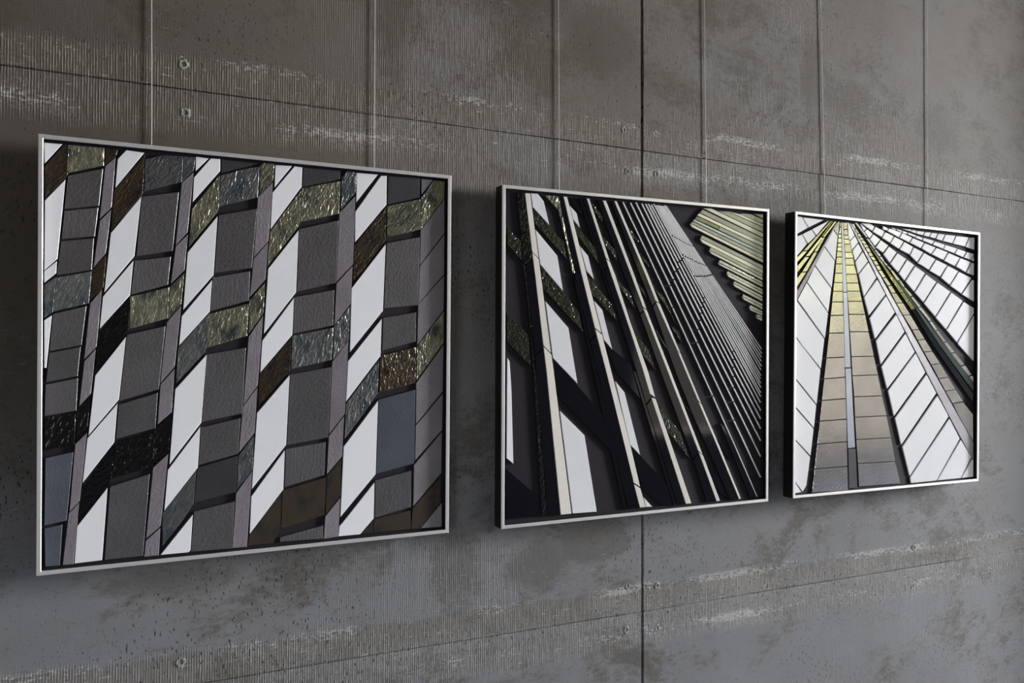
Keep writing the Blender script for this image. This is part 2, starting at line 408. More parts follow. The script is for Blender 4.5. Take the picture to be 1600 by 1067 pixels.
('M',(-2303,2061,-2128,2069,-2327,4328,-2405,4322)),
('M',(-2187,-401,-1925,-397,-2119,2048,-2300,2041)),
('M',(-2027,-3038,-1697,-3031,-1916,-426,-2172,-439)),
('D',(-1964,-4362,-1573,-4366,-1673,-3064,-2015,-3064)),
('L',(2914,-2024,4318,-3760,4312,-3100,3400,-2036,-1965,4325,-2033,4324)),
('W',(-2094,3936,-2013,3757,-1792,3937,-2045,4319,-2113,4351)),
('W',(-2004,3732,-1912,3460,-1632,3726,-1774,3917)),
('W',(-1888,3423,-1766,3110,-1441,3463,-1617,3691)),
('W',(-1739,3073,-1613,2695,-1166,3128,-1405,3429)),
('W',(-1577,2669,-1335,1962,-758,2603,-1135,3094)),
('W',(-1317,1916,-1090,1337,-313,2059,-711,2548)),
('W',(-1043,1238,-792,559,-414,926,154,1468,-281,2008)),
('W',(-736,485,-507,-288,638,820,224,1396)),
('W',(-466,-378,-191,-1113,1159,133,693,755)),
('W',(-137,-1189,154,-2041,1712,-571,1212,89)),
('W',(212,-2123,522,-3033,2288,-1296,1779,-647)),
('W',(587,-3110,950,-4117,2943,-2138,2873,-2020,2349,-1391)),
('W',(983,-4178,1024,-4367,2323,-4358,3565,-2933,3002,-2213)),
('W',(2391,-4355,3631,-4345,4202,-3632,3629,-2986)),
('W',(3694,-4348,4323,-4339,4318,-3760,4263,-3695)),
('W',(-1228,3918,-1192,3934,-1684,4369,-1758,4367)),
('W',(-859,3554,-813,3561,-1161,3880,-1222,3876)),
('W',(-735,3440,-668,3459,-792,3537,-844,3523)),
('W',(-620,3328,-543,3348,-662,3444,-745,3424)),
('W',(-411,3151,-368,3164,-512,3324,-605,3301)),
('W',(-279,3040,-217,3054,-349,3150,-399,3139)),
('F',(-100,2908,-12,2924,-185,3027,-257,3019)),
('F',(248,2566,403,2585,11,2897,-84,2888)),
('F',(556,2351,639,2361,435,2567,346,2556)),
('F',(907,2047,1030,2074,671,2336,588,2326)),
('F',(1324,1690,1449,1712,1063,2031,946,2022)),
('F',(1891,1217,2008,1238,1492,1680,1334,1664)),
('F',(2206,906,2334,927,2035,1207,1901,1190)),
('F',(2641,508,2805,517,2368,893,2230,879)),
('F',(3057,121,3258,153,2857,484,2675,476)),
('F',(3584,-326,3806,-291,3293,119,3092,94)),
('F',(4029,-695,4200,-661,3859,-326,3619,-361)),
('F',(4292,-923,4291,-742,4244,-696,4058,-723)),
('U',(-453,3008,-144,2673,408,2136,583,2194,38,2671,-1043,3632,-1111,3655)),
('U',(992,1586,1164,1636,590,2183,414,2128)),
('N',(2100,389,4252,-1641,4296,-1357,2407,393,1181,1606,999,1578)),
('T',(277,2502,1177,1654,1285,1662,196,2668,69,2684)),
('T',(2448,393,4295,-1257,4292,-946,2727,397,1318,1643,1187,1639)),
('W',(-1357,4114,-1262,4210,-1519,4346)),
('W',(-1321,4095,-1092,3902,-941,4063,-1216,4193)),
('W',(-1064,3866,-830,3663,-586,3895,-901,4041)),
('W',(-777,3620,-439,3467,-192,3721,-549,3872)),
('W',(-407,3411,-108,3151,219,3515,-145,3683)),
('W',(-70,3110,305,2847,701,3315,277,3482)),
('W',(353,2806,627,2580,1111,3125,759,3285)),
('W',(689,2550,1116,2221,1662,2881,1173,3088)),
('W',(1165,2190,1589,1873,2251,2605,1726,2840)),
('W',(1636,1830,2208,1396,3006,2290,2319,2579)),
('W',(2249,1352,2784,959,3679,1991,3075,2261)),
('W',(2832,926,3376,507,4306,1573,4286,1758,3750,1955)),
('W',(3436,481,3489,407,4303,-158,4307,1475)),
('W',(-963,4162,-873,4311,-1082,4391,-1468,4371)),
('W',(-920,4129,-500,3992,-384,4187,-821,4304)),
('W',(-472,3958,-106,3825,75,4051,-328,4158)),
('W',(-68,3802,345,3648,560,3910,126,4033)),
('W',(390,3625,876,3484,1039,3756,615,3892)),
('W',(916,3454,1253,3248,1566,3601,1092,3733)),
('W',(1309,3218,1857,3015,2193,3398,1619,3578)),
('W',(1918,2984,2452,2803,2818,3226,2250,3374)),
('W',(2517,2767,2969,2539,3416,3042,2873,3202)),
('W',(3017,2502,3599,2257,4144,2832,3990,2882,3476,3017)),
('W',(3648,2225,4302,1996,4295,2753,4205,2772)),
('W',(-447,4245,-250,4216,-204,4291,-448,4366)),
('W',(-216,4204,335,4041,461,4200,-151,4302)),
('W',(380,4029,850,3902,994,4073,515,4188)),
('W',(911,3891,1439,3742,1602,3938,1043,4055)),
('W',(1502,3731,1972,3575,2206,3811,1659,3920)),
('W',(2036,3564,2617,3400,2855,3683,2263,3799)),
('W',(2682,3377,3240,3220,3499,3529,2913,3660)),
('W',(3324,3209,3839,3034,4103,3415,3559,3516)),
('W',(3907,3010,4293,2942,4290,3363,4164,3390)),
('W',(-35,4311,158,4265,189,4300,-4,4339)),
('W',(218,4280,461,4222,492,4274,227,4309)),
('W',(522,4204,718,4175,750,4228,537,4267)),
('W',(779,4179,1140,4099,1189,4161,804,4232)),
('W',(1186,4083,1486,4024,1535,4097,1228,4152)),
('W',(1549,4013,2020,3915,2119,4037,1591,4101)),
('W',(2083,3904,2596,3796,2698,3941,2160,4017)),
('W',(2644,3783,3201,3675,3356,3848,2739,3933)),
('W',(3267,3659,3693,3568,3850,3765,3398,3839)),
('W',(3760,3556,4120,3490,4287,3681,4287,3711,3911,3757)),
('W',(4170,3481,4289,3449,4280,3623)),
('W',(927,4283,949,4347,498,4334)),
('W',(956,4274,1188,4236,1204,4328,982,4334)),
('W',(1224,4234,1534,4195,1632,4316,1243,4320)),
('W',(1597,4188,1850,4162,1965,4318,1672,4308)),
('W',(1913,4166,2186,4130,2302,4309,2012,4310)),
('W',(2250,4118,2542,4076,2694,4304,2353,4302)),
('W',(2607,4069,3093,4023,3265,4300,2753,4297)),
('W',(3142,4010,3778,3954,3988,4295,3324,4293)),
('W',(3845,3943,4303,3873,4317,4307,4048,4288)),
('F',(-2471,4170,-2413,4175,-2414,4317,-2455,4314)),
('F',(-2518,3947,-2410,3955,-2412,4154,-2470,4149)),
('F',(-2537,3820,-2397,3830,-2410,3934,-2518,3926)),
('F',(-2549,3652,-2384,3664,-2397,3809,-2536,3799)),
('F',(-2565,3526,-2380,3538,-2384,3643,-2549,3631)),
('F',(-2578,3379,-2372,3392,-2380,3517,-2565,3505)),
('F',(-2602,3190,-2365,3204,-2372,3371,-2578,3358)),
('F',(-2632,2969,-2354,2985,-2364,3183,-2602,3169)),
('F',(-2663,2665,-2339,2682,-2353,2964,-2632,2948)),
('F',(-2709,2356,-2327,2375,-2339,2661,-2663,2644)),
('F',(-2749,2074,-2318,2092,-2327,2354,-2709,2336)),
('F',(-2792,1729,-2306,1747,-2318,2071,-2749,2053)),
('F',(-2850,1290,-2278,1315,-2305,1722,-2791,1704)),
('F',(-2910,720,-2248,742,-2277,1286,-2850,1261)),
('F',(-3024,-80,-2208,-50,-2248,713,-2910,691)),
('F',(-3113,-753,-2187,-707,-2208,-79,-3024,-109)),
('F',(-3205,-1450,-2141,-1401,-2186,-736,-3113,-782)),
('F',(-3291,-2110,-2105,-2076,-2141,-1430,-3205,-1479)),
('F',(-3396,-2839,-2083,-2816,-2105,-2106,-3291,-2139)),
('F',(-3505,-3629,-2045,-3616,-2082,-2845,-3396,-2867)),
('F',(-3603,-4384,-2001,-4416,-2045,-3645,-3505,-3658)),
('F',(-2287,4121,-2140,4133,-2128,4340,-2318,4325)),
('F',(-2276,3933,-2109,3946,-2140,4112,-2286,4100)),
('F',(-2260,3798,-2049,3813,-2109,3925,-2276,3912)),
('F',(-2246,3642,-1988,3659,-2048,3792,-2260,3777)),
('F',(-2223,3370,-1911,3390,-1988,3638,-2246,3621)),
('F',(-2207,3183,-1850,3204,-1911,3369,-2223,3349)),
('F',(-2190,2953,-1794,2975,-1850,3183,-2206,3162)),
('F',(-2163,2660,-1681,2685,-1794,2954,-2189,2932)),
('F',(-2137,2373,-1604,2398,-1681,2664,-2163,2639)),
('F',(-2110,2105,-1526,2130,-1604,2377,-2136,2352)),
('F',(-2072,1777,-1418,1801,-1526,2109,-2110,2084)),
('F',(-2023,1350,-1278,1372,-1418,1778,-2071,1754)),
('F',(-1973,783,-1106,801,-1278,1347,-2023,1325)),
('F',(-1891,-33,-848,-12,-1106,776,-1973,758)),
('F',(-1840,-662,-648,-632,-848,-38,-1890,-58)),
('F',(-1759,-1354,-441,-1339,-648,-657,-1840,-687)),
('F',(-1707,-2028,-213,-2014,-440,-1364,-1758,-1379)),
('F',(-1640,-2762,13,-2763,-213,-2040,-1707,-2053)),
('F',(-1558,-3554,226,-3575,14,-2789,-1640,-2787)),
('F',(-1499,-4324,494,-4346,226,-3601,-1557,-3580)),
('F',(-1823,4167,-1719,4175,-1825,4326,-1929,4318)),
('F',(-1690,4029,-1572,4042,-1701,4156,-1806,4148)),
('F',(-1592,3916,-1472,3925,-1552,4022,-1672,4009)),
('F',(-1507,3815,-1371,3825,-1453,3904,-1575,3896)),
('F',(-1387,3690,-1237,3704,-1350,3806,-1489,3796)),
('F',(-1294,3579,-1129,3600,-1216,3685,-1369,3670)),
('F',(-1166,3438,-1013,3452,-1111,3580,-1276,3559)),
('F',(-1063,3305,-911,3319,-997,3432,-1149,3418)),
('F',(-927,3174,-774,3188,-892,3299,-1045,3285)),
('F',(-807,3031,-648,3041,-755,3167,-908,3154)),
('F',(-676,2866,-522,2879,-631,3020,-791,3011)),
('F',(-459,2630,-303,2644,-504,2859,-659,2846)),
('F',(-204,2367,-33,2386,-283,2624,-439,2609)),
('F',(-27,2125,191,2145,-12,2365,-187,2346)),
('F',(212,1808,543,1814,213,2124,-11,2104)),
('F',(565,1404,919,1419,565,1793,230,1787)),
('F',(1021,910,1364,928,939,1398,585,1383)),
('F',(1303,561,1665,593,1383,907,1040,888)),
('F',(1636,150,2051,177,1685,572,1321,539)),
('F',(2023,-294,2477,-244,2072,155,1655,128)),
('F',(2416,-778,2910,-737,2498,-266,2042,-317)),
('F',(2778,-1222,3312,-1173,2930,-760,2434,-801)),
('F',(3160,-1659,3736,-1601,3333,-1196,2797,-1244)),
('F',(3452,-2048,4301,-3048,4292,-2092,3754,-1653,3205,-1700)),
]),
]
RX0, RX1, RY0, RZ1 = -5.0, 19.0, -4.0, 5.8        # room: left wall, right wall, front wall, ceiling
WALL_Y = 0.060                                   # face of the concrete wall

def portal(name, loc, rot, sx, sy):
    l = bpy.data.objects.new(name, bpy.data.lights.new(name, 'AREA')); COL.objects.link(l)
    l.data.shape = 'RECTANGLE'; l.data.size = sx; l.data.size_y = sy
    l.data.cycles.is_portal = True
    l.location = loc; l.rotation_euler = rot
# the openings that the daylight comes in by
END_Y0, END_Y1, END_Z0, END_Z1 = -3.85, -2.15, 1.6, 5.6
FX0, FX1, FZ0, FZ1 = 3.9, 7.9, 0.58, 2.9
LX0, LX1, LZ0, LZ1 = -4.2, -2.0, 0.1, 2.3
portal('daylight_front', ((FX0 + FX1) / 2, RY0 - .1, (FZ0 + FZ1) / 2), (math.radians(90), 0, 0), FX1 - FX0, FZ1 - FZ0)
portal('daylight_door', ((LX0 + LX1) / 2, RY0 - .1, (LZ0 + LZ1) / 2), (math.radians(90), 0, 0), LX1 - LX0, LZ1 - LZ0)

# ------------------------------------------------------------------ materials
def mat(name):
    m = bpy.data.materials.new(name); m.use_nodes = True
    t = m.node_tree; b = t.nodes['Principled BSDF']
    return m, t, b
def nd(t, kind, **kw):
    n = t.nodes.new(kind)
    for k, v in kw.items():
        if k.startswith('i_'):
            key = k[2:]
            n.inputs[int(key) if key.isdigit() else key.replace('_', ' ')].default_value = v
        else:
            setattr(n, k, v)
    return n
def lk(t, a, b): t.links.new(a, b)
def math_(t, op, a, b=None, c=None, clamp=False):
    n = t.nodes.new('ShaderNodeMath'); n.operation = op; n.use_clamp = clamp
    for i, v in enumerate((a, b, c)):
        if v is None: continue
        if isinstance(v, (int, float)): n.inputs[i].default_value = v
        else: lk(t, v, n.inputs[i])
    return n.outputs[0]
def smooth(t, v, lo, hi):
    n = t.nodes.new('ShaderNodeMapRange'); n.interpolation_type = 'SMOOTHSTEP'
    lk(t, v, n.inputs['Value'])
    n.inputs['From Min'].default_value = lo; n.inputs['From Max'].default_value = hi
    return n.outputs[0]
def mixc(t, fac, a, b, blend='MIX'):
    n = t.nodes.new('ShaderNodeMix'); n.data_type = 'RGBA'; n.blend_type = blend
    for sock, v in ((n.inputs[0], fac), (n.inputs[6], a), (n.inputs[7], b)):
        if isinstance(v, (int, float)): sock.default_value = v
        elif isinstance(v, tuple): sock.default_value = v if len(v) == 4 else v + (1,)
        else: lk(t, v, sock)
    return n.outputs[2]
def noise(t, vec, scale, detail=2.0, rough=.5, dist=0.0):
    n = nd(t, 'ShaderNodeTexNoise'); n.inputs['Scale'].default_value = scale
    n.inputs['Detail'].default_value = detail; n.inputs['Roughness'].default_value = rough
    n.inputs['Distortion'].default_value = dist
    lk(t, vec, n.inputs['Vector']); return n.outputs['Fac']
def scaled(t, vec, s, off=(0, 0, 0)):
    n = nd(t, 'ShaderNodeMapping'); n.inputs['Scale'].default_value = s; n.inputs['Location'].default_value = off
    lk(t, vec, n.inputs['Vector']); return n.outputs[0]

def tile_mat(name, col, rough, metal=0.0, ripple=0.0, scale=(60, 150, 1), vary=.12, fine=0.0, tint=None, coat=0.0):
    """glass tile: every tile takes its own piece of the sheet (Object Info Random)"""
    m, t, b = mat(name)
    oi = nd(t, 'ShaderNodeObjectInfo'); tc = nd(t, 'ShaderNodeTexCoord')
    rnd = oi.outputs['Random']
    off = nd(t, 'ShaderNodeCombineXYZ')
    lk(t, math_(t, 'MULTIPLY', rnd, 37.0), off.inputs[0]); lk(t, math_(t, 'MULTIPLY', rnd, 91.0), off.inputs[1])
    rot = nd(t, 'ShaderNodeVectorRotate'); rot.rotation_type = 'Y_AXIS'
    lk(t, tc.outputs['Object'], rot.inputs['Vector'])
    lk(t, math_(t, 'MULTIPLY_ADD', rnd, 1.2, .45), rot.inputs['Angle'])
    add = nd(t, 'ShaderNodeVectorMath', operation='ADD')
    lk(t, rot.outputs[0], add.inputs[0]); lk(t, off.outputs[0], add.inputs[1])
    v = add.outputs[0]
    bright = math_(t, 'MULTIPLY_ADD', rnd, 2 * vary, 1 - vary)
    cloud = noise(t, scaled(t, v, (14, 14, 14)), 1.0, 3.0)
    bright2 = math_(t, 'MULTIPLY', bright, math_(t, 'MULTIPLY_ADD', cloud, .5 if vary > .05 else .06, .75 if vary > .05 else .97))
    cc = mixc(t, 1.0, tuple(col), bright2, 'MULTIPLY')
    if tint:
        cc = mixc(t, smooth(t, noise(t, scaled(t, v, (22, 30, 34)), 1.0, 4.0), .45, .7), cc, tuple(tint))
    lk(t, cc, b.inputs['Base Color'])
    b.inputs['Roughness'].default_value = rough; b.inputs['Metallic'].default_value = metal
    b.inputs['IOR'].default_value = 1.5
    b.inputs['Coat Weight'].default_value = coat; b.inputs['Coat Roughness'].default_value = .28
    h = None
    if ripple:
        h = noise(t, scaled(t, v, (scale[0], scale[0], scale[1])), 1.0, 1.6, .5, 1.1)
        bu = nd(t, 'ShaderNodeBump'); bu.inputs['Strength'].default_value = 1.0; bu.inputs['Distance'].default_value = ripple
        lk(t, h, bu.inputs['Height']); lk(t, bu.outputs[0], b.inputs['Normal'])
        if coat: lk(t, bu.outputs[0], b.inputs['Coat Normal'])
    elif fine:
        h = noise(t, scaled(t, v, (110, 110, 230)), 1.0, 3.0, .6)
        bu = nd(t, 'ShaderNodeBump'); bu.inputs['Strength'].default_value = 1.0; bu.inputs['Distance'].default_value = fine
        lk(t, h, bu.inputs['Height']); lk(t, bu.outputs[0], b.inputs['Normal'])
    return m

M = {
 'W': tile_mat('white_opal_glass', (.79, .785, .805), .10, vary=.03, fine=.00008, coat=.5),
 'C': tile_mat('cream_glass_bar', (.76, .71, .65), .28, vary=.05, fine=.0001),
 'Y': tile_mat('cream_glass_thread', (.88, .86, .86), .25, vary=.05),
 'P': tile_mat('pale_cream_glass', (.74, .71, .58), .16, vary=.05, fine=.0001),
 'E': tile_mat('reeded_pale_glass', (.40, .41, .33), .20, metal=.45, ripple=.0009, scale=(420, 60), vary=.1),
 'A': tile_mat('aqua_glass', (.42, .52, .52), .15, vary=.05, fine=.0001),
 'G': tile_mat('grey_glass', (.082, .076, .078), .30, vary=.16, fine=.0012, coat=.7),
 'D': tile_mat('slate_glass', (.045, .043, .046), .26, vary=.12, fine=.0005),
 'H': tile_mat('blue_grey_glass', (.076, .083, .102), .28, vary=.12, fine=.0006),
 'L': tile_mat('lavender_grey_glass', (.200, .178, .195), .26, vary=.08, fine=.0009, coat=.5),
 'O': tile_mat('olive_rippled_glass', (.205, .195, .135), .33, metal=.6, ripple=.0026, scale=(60, 150), vary=.2, tint=(.05, .06, .06)),
 'B': tile_mat('brown_rippled_glass', (.06, .043, .026), .28, metal=.45, ripple=.0026, scale=(60, 150), vary=.2, tint=(.025, .022, .02)),
 'S': tile_mat('silver_rippled_glass', (.14, .142, .14), .32, metal=.55, ripple=.0024, scale=(60, 150), vary=.2, tint=(.07, .085, .095)),
 'K': tile_mat('black_rippled_glass', (.006, .006, .006), .14, metal=.0, ripple=.0018, scale=(55, 120), vary=.2),
 'R': tile_mat('hammered_green_black_glass', (.016, .019, .012), .16, metal=.0, ripple=.0020, scale=(110, 130), vary=.2),
 'N': tile_mat('black_mirror_glass', (.005, .005, .008), .06, vary=.1),
 'Q': tile_mat('brown_mottled_glass', (.052, .040, .030), .22, metal=.2, vary=.12, fine=.0004, tint=(.030, .030, .026)),
 'U': tile_mat('olive_mirror_glass', (.20, .21, .08), .16, metal=.9, ripple=.0006, scale=(110, 160), vary=.1),
 'F': tile_mat('beige_lustre_glass', (.52, .50, .47), .15, metal=1.0, vary=.08, fine=.0004),
 'M': tile_mat('blue_lustre_glass', (.36, .385, .45), .26, metal=.6, vary=.08, fine=.0003),
 'T': tile_mat('teal_glass', (.045, .065, .062), .14, metal=.3, vary=.1, fine=.0003),
}
def plain(name, col, rough, metal=0.0, grain=0.0, gscale=(40, 40, 40)):
    m, t, b = mat(name)
    tc = nd(t, 'ShaderNodeTexCoord')
    n = noise(t, scaled(t, tc.outputs['Object'], gscale), 1.0, 3.0)
    lk(t, mixc(t, 1.0, tuple(col), math_(t, 'MULTIPLY_ADD', n, .3, .85), 'MULTIPLY'), b.inputs['Base Color'])
    b.inputs['Roughness'].default_value = rough; b.inputs['Metallic'].default_value = metal
    if grain:
        bu = nd(t, 'ShaderNodeBump'); bu.inputs['Distance'].default_value = grain
        lk(t, n, bu.inputs['Height']); lk(t, bu.outputs[0], b.inputs['Normal'])
    return m
ALU = plain('brushed_aluminium', (.76, .73, .72), .38, .6, .00004, (300, 300, 8))
ALUH = plain('brushed_aluminium_rail', (.76, .73, .72), .38, .6, .00004, (8, 300, 300))
BLACK = plain('black_lacquer', (.004, .004, .004), .5)
GROUT = plain('dark_plum_grout', (.019, .0155, .020), .8, 0, .0002, (200, 200, 200))
GROUT.node_tree.nodes['Principled BSDF'].inputs['Specular IOR Level'].default_value = .12
WIRE = plain('steel_wire', (.42, .41, .39), .5, .3)
MORTAR = plain('pale_mortar', (.23, .235, .20), .8, 0, .002, (120, 120, 120))
HOLE = plain('dark_hole', (.01, .014, .012), .9)
JOINT = plain('dark_joint', (.012, .011, .010), .95)

def concrete():
    m, t, b = mat('cast_concrete')
    g = nd(t, 'ShaderNodeNewGeometry'); pos = g.outputs['Position']
    oi = nd(t, 'ShaderNodeObjectInfo')
    sep = nd(t, 'ShaderNodeSeparateXYZ'); lk(t, pos, sep.inputs[0])
    X, Z = sep.outputs[0], sep.outputs[2]
    # stains: large cloudy blotches, finer crusty ones inside them
    big = noise(t, scaled(t, pos, (1.3, 1, 1.6), (3.1, 0, 1.7)), 1.0, 5.0, .6, .4)
    mid = noise(t, scaled(t, pos, (7, 5, 9)), 1.0, 6.0, .65, .5)
    crust = noise(t, scaled(t, pos, (40, 10, 90)), 1.0, 4.0, .7)
    stain = smooth(t, math_(t, 'ADD', math_(t, 'MULTIPLY', big, .42), math_(t, 'ADD', math_(t, 'MULTIPLY', mid, .38), math_(t, 'MULTIPLY', crust, .20))), .49, .60)
    # the cloth lined formwork: upright ribs 6 mm apart, strong in places
    wob = noise(t, scaled(t, pos, (3, 3, 9)), 1.0, 3.0)
    ribx = math_(t, 'ADD', math_(t, 'MULTIPLY', X, 1142.0), math_(t, 'MULTIPLY', wob, 3.0))
    rib = math_(t, 'MULTIPLY_ADD', math_(t, 'SINE', ribx), .5, .5)
    ribn = smooth(t, noise(t, scaled(t, pos, (190, 40, 30)), 1.0, 3.0), .36, .66)
    rzone = noise(t, scaled(t, pos, (1.1, 1, 1.5), (7.3, 0, 2.2)), 1.0, 3.0, .55)
    rmask = math_(t, 'MULTIPLY', smooth(t, rzone, .40, .66), math_(t, 'MULTIPLY_ADD', smooth(t, X, .15, .75), .8, .2))
    weave = math_(t, 'MULTIPLY_ADD', math_(t, 'SINE', math_(t, 'MULTIPLY', Z, 900.0)), .5, .5)
    # distance to the two level joints in view
    d1 = math_(t, 'SUBTRACT', Z, 2.099); d2 = math_(t, 'SUBTRACT', Z, .757)
    zwob = math_(t, 'MULTIPLY', math_(t, 'SUBTRACT', noise(t, scaled(t, pos, (9, 1, 1)), 1.0, 4.0), .5), .03)
    def band(lo, hi, soft):
        out = None
        for d in (d1, d2):
            dd = math_(t, 'ADD', d, zwob)
            v = math_(t, 'MULTIPLY', smooth(t, dd, lo - soft, lo + soft), math_(t, 'SUBTRACT', 1.0, smooth(t, dd, hi - soft, hi + soft)))
            out = v if out is None else math_(t, 'MAXIMUM', out, v)
        return out
    above = band(.0, .072, .004)
    near = band(-.10, .075, .02)
    edge = math_(t, 'MAXIMUM', band(.058, .080, .006), band(-.072, -.046, .010))
    below = band(-.085, -.004, .008)
    ribs = math_(t, 'MULTIPLY', math_(t, 'MULTIPLY', rib, math_(t, 'MULTIPLY_ADD', ribn, .9, .15)), math_(t, 'MAXIMUM', math_(t, 'MULTIPLY', rmask, .75), math_(t, 'MULTIPLY', near, .9)))
    # lime bloom: pale flecks on the ribs by the joints, thin level scratches elsewhere
    fl = noise(t, scaled(t, pos, (75, 20, 190)), 1.0, 3.0, .75)
    flz = noise(t, scaled(t, pos, (3.2, 1, 7)), 1.0, 3.0)
    flecks = math_(t, 'MULTIPLY', smooth(t, math_(t, 'ADD', math_(t, 'MULTIPLY', fl, .55), math_(t, 'ADD', math_(t, 'MULTIPLY', flz, .55), math_(t, 'MULTIPLY', smooth(t, X, .5, 1.2), .035))), .605, .655), math_(t, 'MULTIPLY_ADD', rib, .8, .2))
    flecks = math_(t, 'MULTIPLY', flecks, math_(t, 'MAXIMUM', edge, math_(t, 'MAXIMUM', math_(t, 'MULTIPLY', near, .22), .02)))
    scr = smooth(t, noise(t, scaled(t, pos, (26, 4, 420)), 1.0, 2.0), .69, .74)
    scrz = smooth(t, noise(t, scaled(t, pos, (2.4, 1, 3.0), (1, 2, 5)), 1.0, 3.0), .52, .66)
    scr = math_(t, 'MULTIPLY', math_(t, 'MULTIPLY', scr, math_(t, 'MAXIMUM', math_(t, 'MULTIPLY', scrz, .7), near)), .85)
    # bug holes, drawn out upright along the ribs
    pit = smooth(t, noise(t, scaled(t, pos, (210, 20, 80)), 1.0, 1.0), .665, .70)
    pitz = smooth(t, noise(t, scaled(t, pos, (1.6, 1, 3.2), (5, 0, 3)), 1.0, 3.0), .44, .58)
    pit = math_(t, 'MULTIPLY', pit, pitz)
    speck = smooth(t, noise(t, scaled(t, pos, (230, 20, 170)), 1.0, 1.0), .70, .74)
    # colour
    tone = noise(t, scaled(t, pos, (2.5, 1, 3.5), (9, 1, 4)), 1.0, 4.0, .6)
    col = mixc(t, tone, (.134, .132, .137), (.218, .217, .226))
    # brown stain patches plus warm upper light and far-left shade put into the colour
    film_shade = math_(t, 'ADD', math_(t, 'MULTIPLY', noise(t, scaled(t, pos, (1.8, 1, 2.4), (2, 0, 8)), 1.0, 5.0, .6), 1.1), math_(t, 'MULTIPLY', smooth(t, Z, .8, 2.3), .45))
    film_shade = math_(t, 'ADD', film_shade, math_(t, 'MULTIPLY', math_(t, 'SUBTRACT', 1.0, smooth(t, X, -.1, .75)), math_(t, 'MULTIPLY', smooth(t, Z, 1.2, 2.2), .35)))
    film_shade = smooth(t, film_shade, .50, 1.15)
    col = mixc(t, math_(t, 'MULTIPLY', film_shade, .85), col, (.124, .102, .077))
    # dark staining and shade at far left, both put into the colour
    stain_shade = math_(t, 'MULTIPLY', math_(t, 'SUBTRACT', 1.0, smooth(t, math_(t, 'ADD', X, math_(t, 'MULTIPLY', math_(t, 'SUBTRACT', big, .5), .9)), -.25, .62)), smooth(t, math_(t, 'ADD', Z, math_(t, 'MULTIPLY', math_(t, 'SUBTRACT', mid, .5), .4)), .95, 1.45))
    col = mixc(t, math_(t, 'MULTIPLY', stain_shade, .70), col, (.070, .060, .050))
    col = mixc(t, math_(t, 'MULTIPLY', stain, .72), col, (.070, .056, .038))
    col = mixc(t, math_(t, 'MULTIPLY', above, .50), col, (.118, .098, .072))
    col = mixc(t, math_(t, 'MULTIPLY', below, .25), col, (.130, .112, .090))
    # one long dark damp mark on the lower joint, and two dark drips
    def blot(cx, cz, rx, rz):
        a = math_(t, 'DIVIDE', math_(t, 'SUBTRACT', X, cx), rx); c = math_(t, 'DIVIDE', math_(t, 'SUBTRACT', Z, cz), rz)
        q = math_(t, 'ADD', math_(t, 'MULTIPLY', a, a), math_(t, 'MULTIPLY', c, c))
        q = math_(t, 'ADD', q, math_(t, 'ADD', math_(t, 'MULTIPLY', math_(t, 'SUBTRACT', crust, .5), 2.6), math_(t, 'MULTIPLY', math_(t, 'SUBTRACT', mid, .5), 5.0)))
        return math_(t, 'SUBTRACT', 1.0, smooth(t, q, .2, 1.3))
    marks = blot(2.62, .785, .16, .028)
    for bb in ((.80, .94, .075, .11), (1.03, .93, .10, .07), (1.22, .98, .12, .06), (.62, 2.42, .05, .30), (1.25, 2.40, .12, .12), (2.05, 2.45, .05, .14),
               (.98, 2.50, .16, .10), (2.22, 2.38, .14, .06), (2.66, 2.32, .12, .10), (.10, .99, .12, .04)):
        marks = math_(t, 'MAXIMUM', marks, math_(t, 'MULTIPLY', blot(*bb), .62))
    col = mixc(t, math_(t, 'MULTIPLY', marks, .80), col, (.060, .047, .033))
    col = mixc(t, math_(t, 'MULTIPLY', ribs, .34), col, (.32, .31, .30))
    col = mixc(t, math_(t, 'MULTIPLY', flecks, .75), col, (.56, .54, .52))
    col = mixc(t, scr, col, (.50, .48, .45))
    col = mixc(t, math_(t, 'MULTIPLY', math_(t, 'MAXIMUM', pit, math_(t, 'MULTIPLY', speck, .55)), .9), col, (.018, .016, .015))
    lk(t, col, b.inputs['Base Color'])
    b.inputs['Roughness'].default_value = .78; b.inputs['Specular IOR Level'].default_value = .22
    h = math_(t, 'ADD', math_(t, 'MULTIPLY', ribs, .45), math_(t, 'MULTIPLY', crust, .25))
    h = math_(t, 'ADD', h, math_(t, 'MULTIPLY', math_(t, 'MULTIPLY', weave, rmask), .10))
    h = math_(t, 'SUBTRACT', h, math_(t, 'MULTIPLY', math_(t, 'MAXIMUM', pit, speck), 1.6))
    h = math_(t, 'ADD', h, math_(t, 'MULTIPLY', mid, .5))
    bu = nd(t, 'ShaderNodeBump'); bu.inputs['Strength'].default_value = 1.0; bu.inputs['Distance'].default_value = .0014
    lk(t, h, bu.inputs['Height']); lk(t, bu.outputs[0], b.inputs['Normal'])
    return m
CONCRETE = concrete()

